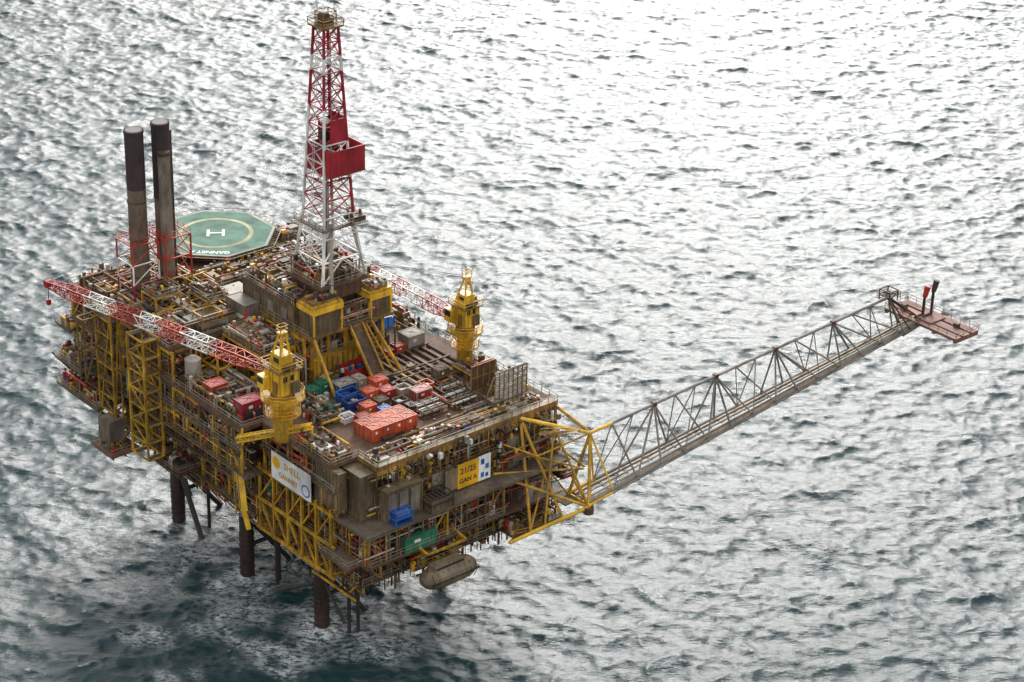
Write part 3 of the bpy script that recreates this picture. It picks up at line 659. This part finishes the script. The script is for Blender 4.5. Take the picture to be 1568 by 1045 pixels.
b.cyl(P(33,-.5,36.5),n0[2],.34,"yellow_clean",8); b.cyl(P(41,1,36.5),n0[2],.3,Y,8); b.cyl(P(27,-.5,28),n0[0],.26,Y,8); b.cyl(P(33,-.5,36.5),P(31,-6.2,18.2),.27,Y,8); b.cyl(P(33,-.5,36.5),P(36,-8.5,20),.27,Y,8)
b.cyl(P(37.5,-4,34.8),n0[0],.22,Y,8); b.cyl(n0[2],n0[0],.3,Y,8); b.cyl(n0[2],n0[1],.3,Y,8); b.cyl(n0[0],n0[1],.26,Y,8); b.cyl(P(37.5,-4,34.8),P(33,-7.5,19),.2,Y,8)
b.cyl(P(33,-.5,30),P(40,-8,28),.2,Y,8); b.cyl(P(41,0,29),P(41.5,-7.5,27.5),.22,Y,8); b.cyl(P(41,0,29),n0[0],.22,Y,8); b.cyl(P(27,-.5,28),P(41,-8,27.5),.18,Y,8)
b.cyl(P(29,-.5,33),P(34,-4,30.5),.16,Y,8); b.cyl(P(34,-4,30.5),n0[1],.16,Y,8); b.cyl(P(34,-4,30.5),n0[2],.16,Y,8); b.cyl(P(31,-6.2,18.2),P(36,-4,27.5),.16,Y,8)
b.box(28,-5.2,17.2,39,-.5,17.5,"deck_plate"); b.rail([(28,-5.2),(39,-8)],17.6,"yellow_paint"); roof(b,28,-5,39,-.6,17.5,28,2.0)
b.box(37,-8,21.6,41.5,-4,21.8,"deck_grey"); b.cyl(P(40,-10.6,21.6),P(40,-10.6,20.4),.9,"brown_steel",10)
for(u,v,z)in((37,-3.5,30),(33,-3,25),(38.5,-5,25),(30,-2.6,30)): 
    b.box(u,v,z,u+2.6,v+2,z+.2,"deck_grey"); b.rail([(u,v),(u+2.6,v),(u+2.6,v+2)],z+.2,Y); roof(b,u,v,u+2.5,v+1.9,z+.2,4,1.3)
b.beam(P(35,-3,33.9),P(40.5,-6.5,34.0),1.0,"ochre_steel",.1); b.rail([P(35,-3.5,34),P(40.5,-7,34)],0,Y)
for k in range(12): b.cyl(P(29+1.0*k,-.6-U(0,1.6),18),P(29+1.0*k,-.6,35.5),.12,random.choice(PI),6)
for k in range(10):
    z=U(19,34); b.cyl(P(28,-1-U(0,1.5),z),P(41,-1-U(0,3),z+U(-1,1)),U(.08,.16),random.choice(PI),6)
b.make("flare_boom_support_frame")
# ================================================================= signs
sg=empty("company_sign",-2.7,15,28.4)
b=B(); b.box(-.06,-5.4,0,.06,5.6,5.1,"white_paint"); b.box(-.1,-5.5,-.1,.05,5.7,-.001,"olive_cladding"); b.box(-.1,-5.5,5.101,.05,5.7,5.2,"olive_cladding")
b.cyl((-.085,4.2,3.3),(-.065,4.2,3.3),1.1,"sign_yellow",20); b.cyl((-.085,-4.0,1.5),(-.065,-4.0,1.5),1.15,"bright_blue",20); b.cyl((-.1,-4.0,1.5),(-.086,-4.0,1.5),.85,"white_paint",20)
for v in(-4.5,0,4.5): b.beam((.2,v,-3),(.2,v,5.2),.25,"yellow_paint")
b.make("board",sg)
RS=(math.pi/2,0,-math.pi/2)
text_child("text_line_1","SHELL",1.7,"sign_text",sg,(-.08,-.2,3.5),RS); text_child("text_line_2","GANNET",1.3,"sign_text",sg,(-.08,.9,1.4),RS)
sg=empty("identification_sign",21.0,-1.5,28.3)
b=B(); b.box(-2.2,-.06,0,2.2,.06,4.5,"sign_yellow"); b.box(-4.8,-.05,.3,-2.25,.05,4.2,"lifeboat_tan"); b.box(2.25,-.06,0,4.8,.06,4.6,"white_paint")
b.box(2.7,-.09,.6,3.4,-.065,1.5,"bright_blue"); b.box(3.7,-.09,2.0,4.4,-.065,2.9,"bright_blue"); b.box(2.7,-.09,3.0,3.4,-.065,4,"blue_paint"); b.box(3.7,-.09,.5,4.3,-.065,1.2,"blue_paint")
for u in(-4.5,0,4.5): b.beam((u,.2,-1),(u,.2,5),.25,"brown_steel")
b.make("board",sg)
text_child("text_line_1","21/25",1.5,"brown_steel",sg,(0,-.09,3.1),(math.pi/2,0,0)); text_child("text_line_2","GAN A",1.2,"brown_steel",sg,(0,-.09,1.3),(math.pi/2,0,0))
# ================================================================= containers
def container(u,v,z,l,w,h,m,name="shipping_container",cap=None,open_=False,load=None,top=None):
    b=B()
    if open_:
        for(a,c,d,e)in((u,v,u+l,v+.15),(u,v+w-.15,u+l,v+w),(u,v+.15,u+.15,v+w-.15),(u+l-.15,v+.15,u+l,v+w-.15)): b.box(a,c,z,d,e,z+h,m)
        b.box(u+.15,v+.15,z,u+l-.15,v+w-.15,z+.2,"dark_steel")
        n=int(l/.9)
        for i in range(n+1):
            x=u+(l-.12)*i/n; b.box(x,v-.07,z,x+.12,v-.002,z+h,cap or m); b.box(x,v+w+.002,z,x+.12,v+w+.07,z+h,cap or m)
        n=int(w/.9)
        for i in range(n+1):
            x=v+(w-.12)*i/n; b.box(u-.07,x,z,u-.002,x+.12,z+h,cap or m)
        for(p,q)in(((u,v),(u+l,v)),((u,v+w),(u+l,v+w)),((u,v),(u,v+w)),((u+l,v),(u+l,v+w))): b.beam((*p,z+h),(*q,z+h),.16,cap or m)
        for _ in range(12): 
            a=U(u+.3,u+l-1.3);c=U(v+.3,v+w-1); b.box(a,c,z+.2,a+U(.4,1.2),c+U(.3,.8),z+U(.5,h*.9),load or random.choice(["bright_blue","pale_grey","white_paint","brown_steel","blue_paint"]))
    else:
        b.corr(u,v,z,u+l,v+w,z+h,m,cap=cap)
        b.box(u+.3,v+.3,z+h-.019,u+l-.3,v+w-.3,z+h+.02,top or random.choice([m,"faded_orange" if m in("orange_paint","red_paint") else m]))
        for k in(.25,.42,.58,.75): b.cyl((u-.06,v+w*k,z+.15),(u-.06,v+w*k,z+h-.1),.03,"pale_grey",6)
        for(a,c)in((u,v),(u+l,v),(u,v+w),(u+l,v+w)): b.beam((a,c,z+h),(u+l/2,v+w/2,z+h+.06),.05,"dark_steel")
        b.box(u+l*.3,v-.03,z+h*.55,u+l*.5,v-.001,z+h*.75,"white_paint")
    b.make(name)
Z=37.05
for i in range(4): container(7.8+2.3*i,7.0,Z,2.2,2.3,2.3,"orange_paint",top="faded_orange")
for i in range(4): container(7.7+2.35*i,9.5,Z,2.2,2.2,2.1,"orange_paint",top="faded_orange")
container(17.6,26.1,Z,5.4,3.4,2.2,"red_paint","open_top_skip",cap="crimson_paint",open_=True,load="bright_blue")
container(18.8,20.6,Z,2.5,2.2,2.1,"orange_paint"); container(21.5,21.5,Z,1.6,2.0,2.0,"brown_steel"); container(15.3,18.4,Z,2.3,2.1,2.0,"orange_paint"); container(13.2,23.0,Z,3.4,2.4,2.0,"blue_paint",cap="pale_grey",top="pale_grey"); container(17.2,23.2,Z,1.6,2.0,2.0,"pale_grey")
container(11.2,17.8,Z,3.6,2.2,1.5,"blue_paint","open_top_skip",cap="blue_paint",open_=True,load="pale_grey"); container(11.8,20.3,Z,3.6,2.2,1.7,"blue_paint","open_top_skip",cap="bright_blue",open_=True,load="blue_paint")
container(12.4,14.8,Z,2.2,2.0,1.7,"orange_paint"); container(9.8,12.6,Z,2,1.8,1.4,"red_paint"); container(22,13.4,Z,3.2,2.2,2.0,"red_paint",cap="pale_grey"); container(25.4,15.5,Z,2,2,1.4,"orange_paint","open_top_skip",open_=True)
container(11.4,26.2,Z,2.8,2.0,1.6,"green_paint"); container(8.6,25.5,Z,2.2,2.0,1.5,"green_paint"); container(-4.6,35,Z,3.2,2.5,2.6,"red_paint",cap="orange_paint"); container(-4.2,26.4,Z,4.0,2.5,2.8,"crimson_paint")
container(8.0,14.8,Z,2.4,2.0,.9,"white_paint","equipment_basket",open_=True); container(6.4,19,Z,2.8,2.0,1.3,"green_paint"); container(7.6,22.0,Z,2.4,2.0,1.1,"pale_grey","equipment_basket",open_=True); container(18.4,13.8,Z,2.2,1.8,1.1,"deck_grey","equipment_basket",open_=True)
container(15.6,15.4,Z,2.0,1.8,1.5,"brown_steel"); container(18.4,17.6,Z,2.2,1.9,1.6,"red_paint"); container(21.4,17.0,Z,2.2,1.9,1.2,"pale_grey","equipment_basket",open_=True); container(14.6,13.0,Z,1.8,1.6,1.2,"bright_blue")
for(u,v,l,w)in((19.2,8.0,5.4,1.9),(19.8,10.5,5,1.9),(25.5,7.4,5,2.0),(26.4,10.3,5,2.0),(27.5,13.2,4.5,2.0),(25.6,4.4,5,2.0)):
    b=B(); b.box(u,v,Z,u+l,v+w,Z+.2,"brown_steel")
    for a in np.arange(u,u+l+.1,l/3):
        c_="orange_paint" if R()<.25 else "dark_steel"
        b.beam((a,v,37.2),(a,v,38.4),.12,c_); b.beam((a,v+w,37.2),(a,v+w,38.4),.12,c_); b.beam((a,v,38.4),(a,v+w,38.4),.12,"brown_steel")
    for _ in range(16): 
        y=U(v+.15,v+w-.15); z=37.35+U(0,.9); b.cyl((u+U(-.3,.8),y,z),(u+l-U(-.3,1.2),y,z),U(.06,.14),random.choice(["pipe_steel","rail_grey","brown_steel","dark_steel","pale_grey","white_paint"]),6)
    b.make("pipe_basket")
container(30.4,3.2,Z,2.0,1.8,1.6,"olive_cladding"); container(30,17.5,Z,2.2,2,2.0,"olive_cladding"); container(33.0,29.6,Z,3.4,3,2.8,"pale_grey"); container(30.4,29.7,Z,1.9,1.8,1.7,"orange_paint"); container(28.3,29.9,Z,1.6,1.6,1.3,"red_paint")
b=B()
for u in np.arange(24.2,37,1.55):
    b.box(u,14.5 if u<30 else 20,37.0,u+.45,29.4,37.75,random.choice(["brown_steel","deck_plate","ochre_steel"]))
    if R()<.8:
        for k in range(random.choice([1,2,3])): b.cyl((u+.65+.25*k,16+U(0,4),37.25),(u+.65+.25*k,29-U(0,3),37.25),.12,random.choice(["pipe_steel","rail_grey","pale_grey","pale_grey"]),6)
for v in(17,23,29): b.box(24,v,37.76,37,v+.35,37.9,"brown_steel")
b.make("drill_pipe_rack")
b=B(); sv=4.3
for z in np.arange(38,43.3,.35): b.box(31.3,sv,z,38.3,sv+.06,z+.2,"pale_grey")
for z in np.arange(38,43.4,1.05): b.beam((31.3,sv-.08,z),(38.3,sv-.08,z),.09,"rail_grey")
for u in np.arange(31.3,38.4,1.0): b.beam((u,sv-.1,37),(u,sv-.1,43.4),.14,"ochre_steel")
for u in(31.3,34.8,38.3): b.beam((u,sv+.2,42.6),(u,sv+2.4,37.2),.16,"rail_grey")
b.make("windbreak_screen")
b=B(); sv=9.7
b.box(30.6,sv,38,35.8,sv+.1,42.6,"brown_steel")
for u in np.arange(30.6,35.9,1.3): b.beam((u,sv-.1,37),(u,sv-.1,42.8),.18,"ochre_steel"); b.beam((u,sv+.2,42),(u,sv+2.4,37.2),.14,"ochre_steel")
for z in(38,40.5,42.7): b.beam((30.6,sv-.12,z),(35.8,sv-.12,z),.16,"ochre_steel")
b.make("windbreak_screen")
b=B()
for i in range(9):
    a=U(14.5,18.5);c=U(2.6,4.8); b.poly([(a+U(.5,1.3)*math.cos(t),c+U(.4,1.0)*math.sin(t)) for t in np.linspace(0,6.28,8)[:-1]],37.05,37.15+U(.0,.25),random.choice(["white_paint","faded_orange","pale_grey"]))
b.make("tarpaulin")
b=B(); b.cyl((4.0,-3.4,29.2),(7.0,-3.4,29.2),1.0,"blue_paint",16); b.box(3.9,-4.5,27.95,7.3,-2.78,28.2,"blue_paint")
for u in(4.4,6.4): b.cyl((u,-3.4,29.2),(u+.15,-3.4,29.2),1.05,"bright_blue",16)
frame(b,3.8,-4.5,7.2,-2.8,27.95,30.3,"bright_blue",.12,False); b.make("blue_storage_tank")
b=B(); b.corr(11,-4.4,27.95,15.2,-1.6,29.8,"olive_cladding"); frame(b,10.8,-4.6,15.4,-1.4,27.95,30.4,"dark_steel",.14,False)
for k in range(5): b.box(11.2+k*.8,-4.2,29.81,11.7+k*.8,-1.8,30.1,random.choice(["dark_steel","pale_grey"]))
b.make("equipment_skid")
container(6.0,-4.1,21.95,6.2,2.4,2.6,"green_paint")
# ---- lifeboat
b=B(); lu,lv,lz=13.4,-6.0,16.8
sec=[]
n=18; Ls=11.0
for i in range(n+1):
    t=i/n; x=-Ls/2+Ls*t; s_=max(0.12,(1-abs(2*t-1)**5))**.55
    rg=[]
    for j in range(14):
        a=2*math.pi*j/14; y=math.cos(a)*2.2*s_; z=math.sin(a)*(1.9 if math.sin(a)>0 else 2.0)*s_
        rg.append((lu+x,lv+y,lz+z))
    sec.append(rg)
k=b.mi("lifeboat_tan"); base=len(b.v)
for r_ in sec: b.v+=r_
for i in range(n):
    for j in range(14):
        jj=(j+1)%14; b.f.append((base+i*14+j,base+(i+1)*14+j,base+(i+1)*14+jj,base+i*14+jj)); b.m.append(k)
b.f.append(tuple(base+j for j in range(14))); b.m.append(k); b.f.append(tuple(base+n*14+j for j in range(14))[::-1]); b.m.append(k)
b.box(lu-3.4,lv-1.0,lz+1.5,lu+2.6,lv+1.0,lz+2.3,"lifeboat_tan"); b.box(lu-3.2,lv-1.04,lz+1.8,lu+2.4,lv-1.003,lz+2.1,"glass")
for s_ in(-1,1): b.beam((lu-5.0,lv+s_*2.1,lz+.1),(lu+5.0,lv+s_*2.1,lz+.1),.2,"dark_steel")
for x in np.arange(-4.4,4.5,1.1): b.beam((lu+x,lv-2.2,lz+.1),(lu+x,lv-1.4,lz-1.55),.1,"brown_steel"); b.beam((lu+x,lv-2.2,lz+.1),(lu+x,lv-1.3,lz+1.6),.1,"brown_steel")
b.make("lifeboat")
b=B()
for u in(9,17): b.beam((u,0,22.5),(u,-6.0,21.6),.4,"yellow_paint",.5); b.beam((u,0,17.5),(u,-5.3,21.4),.3,"yellow_paint"); b.cyl((u,-6.0,21.6),(u,-6.0,17.6),.06,"dark_steel",6)
b.beam((9,-6.0,21.6),(17,-6.0,21.6),.3,"yellow_paint"); b.box(8,-3.7,17.6,18,-.2,17.8,"deck_grey"); b.rail([(8,-3.7),(18,-3.7)],17.8,"yellow_paint"); b.box(10,-2.5,17.8,13,-.8,19.6,"ochre_steel"); roof(b,8,-3.6,18,-.3,17.8,18,1.6)
b.make("lifeboat_davit")
b=B(); Y="yellow_clean"
b.cyl((-3.4,29.5,24),(-3.4,29.5,33),.95,Y,14); b.cyl((-3.4,29.5,33),(-3.4,29.5,35.2),1.2,Y,14)
b.beam((-4.0,29.5,34.6),(-5.2,25.5,20.5),1.0,Y,1.2); b.beam((-4.6,30,34),(-5.9,27,22),.22,"ochre_steel"); b.beam((-5.2,25.5,20.5),(-5.3,24,17.6),.6,Y,.7)
b.cyl((-3.6,28.7,27),(-4.7,26.4,26),.3,"pale_grey",8); b.beam((-4.6,28.8,33),(-5.9,25.4,21),.1,"dark_steel")
b.make("knuckle_boom_crane")
b=B(); b.lattice((-7,24,35.4),(.5,13.5,39.8),.9,.7,8,lambda x:"yellow_clean",.24,.12); b.beam((.5,13.5,39.8),(.5,13.5,37),.25,"yellow_clean"); b.beam((-6,24,37),(-6,24,34),.3,"yellow_clean"); b.make("service_jib")
# ================================================================= camera / light
cam=bpy.data.cameras.new("camera"); co=bpy.data.objects.new("camera",cam); scene.collection.objects.link(co)
cam.sensor_width=36; cam.lens=3500/1568*36; cam.clip_end=40000; cam.clip_start=1
PITCH=math.radians(26); ROLL=math.radians(1.5)
fw=Vector((0,math.cos(PITCH),-math.sin(PITCH))); up=Vector((0,math.sin(PITCH),math.cos(PITCH))); rt=Vector((1,0,0))
r2=rt*math.cos(ROLL)+up*math.sin(ROLL); u2=-rt*math.sin(ROLL)+up*math.cos(ROLL)
Mx=Matrix((r2,u2,-fw)).transposed().to_4x4(); Mx.translation=Vector((0,0,215)); co.matrix_world=Mx
scene.camera=co
EL=math.radians(30); AZ=math.radians(5)
w=bpy.data.worlds.new("World"); scene.world=w; w.use_nodes=True; nt=w.node_tree
sky=nt.nodes.new("ShaderNodeTexSky"); sky.sky_type='NISHITA'; sky.sun_disc=False; sky.sun_elevation=EL; sky.sun_rotation=AZ; sky.dust_density=10; sky.air_density=1.0; sky.ozone_density=1
hs=nt.nodes.new("ShaderNodeHueSaturation"); hs.inputs["Saturation"].default_value=0.25
mixc=nt.nodes.new("ShaderNodeMix"); mixc.data_type='RGBA'; mixc.inputs[0].default_value=0.48; mixc.inputs[7].default_value=(14.6,14.7,14.8,1)
bg=nt.nodes["Background"]; bg.inputs["Strength"].default_value=0.125
nt.links.new(sky.outputs[0],hs.inputs["Color"]); nt.links.new(hs.outputs[0],mixc.inputs[6]); nt.links.new(mixc.outputs[2],bg.inputs["Color"])
sl=bpy.data.lights.new("sun",'SUN'); sl.energy=3.0; sl.angle=math.radians(26); sl.color=(1,.98,.95)
so=bpy.data.objects.new("sun",sl); scene.collection.objects.link(so)
d=Vector((math.sin(AZ)*math.cos(EL),math.cos(AZ)*math.cos(EL),math.sin(EL)))
so.rotation_euler=(-d).to_track_quat('-Z','Y').to_euler(); so.location=(100,600,300)
scene.view_settings.view_transform='Standard'; scene.view_settings.look='None'; scene.view_settings.exposure=0
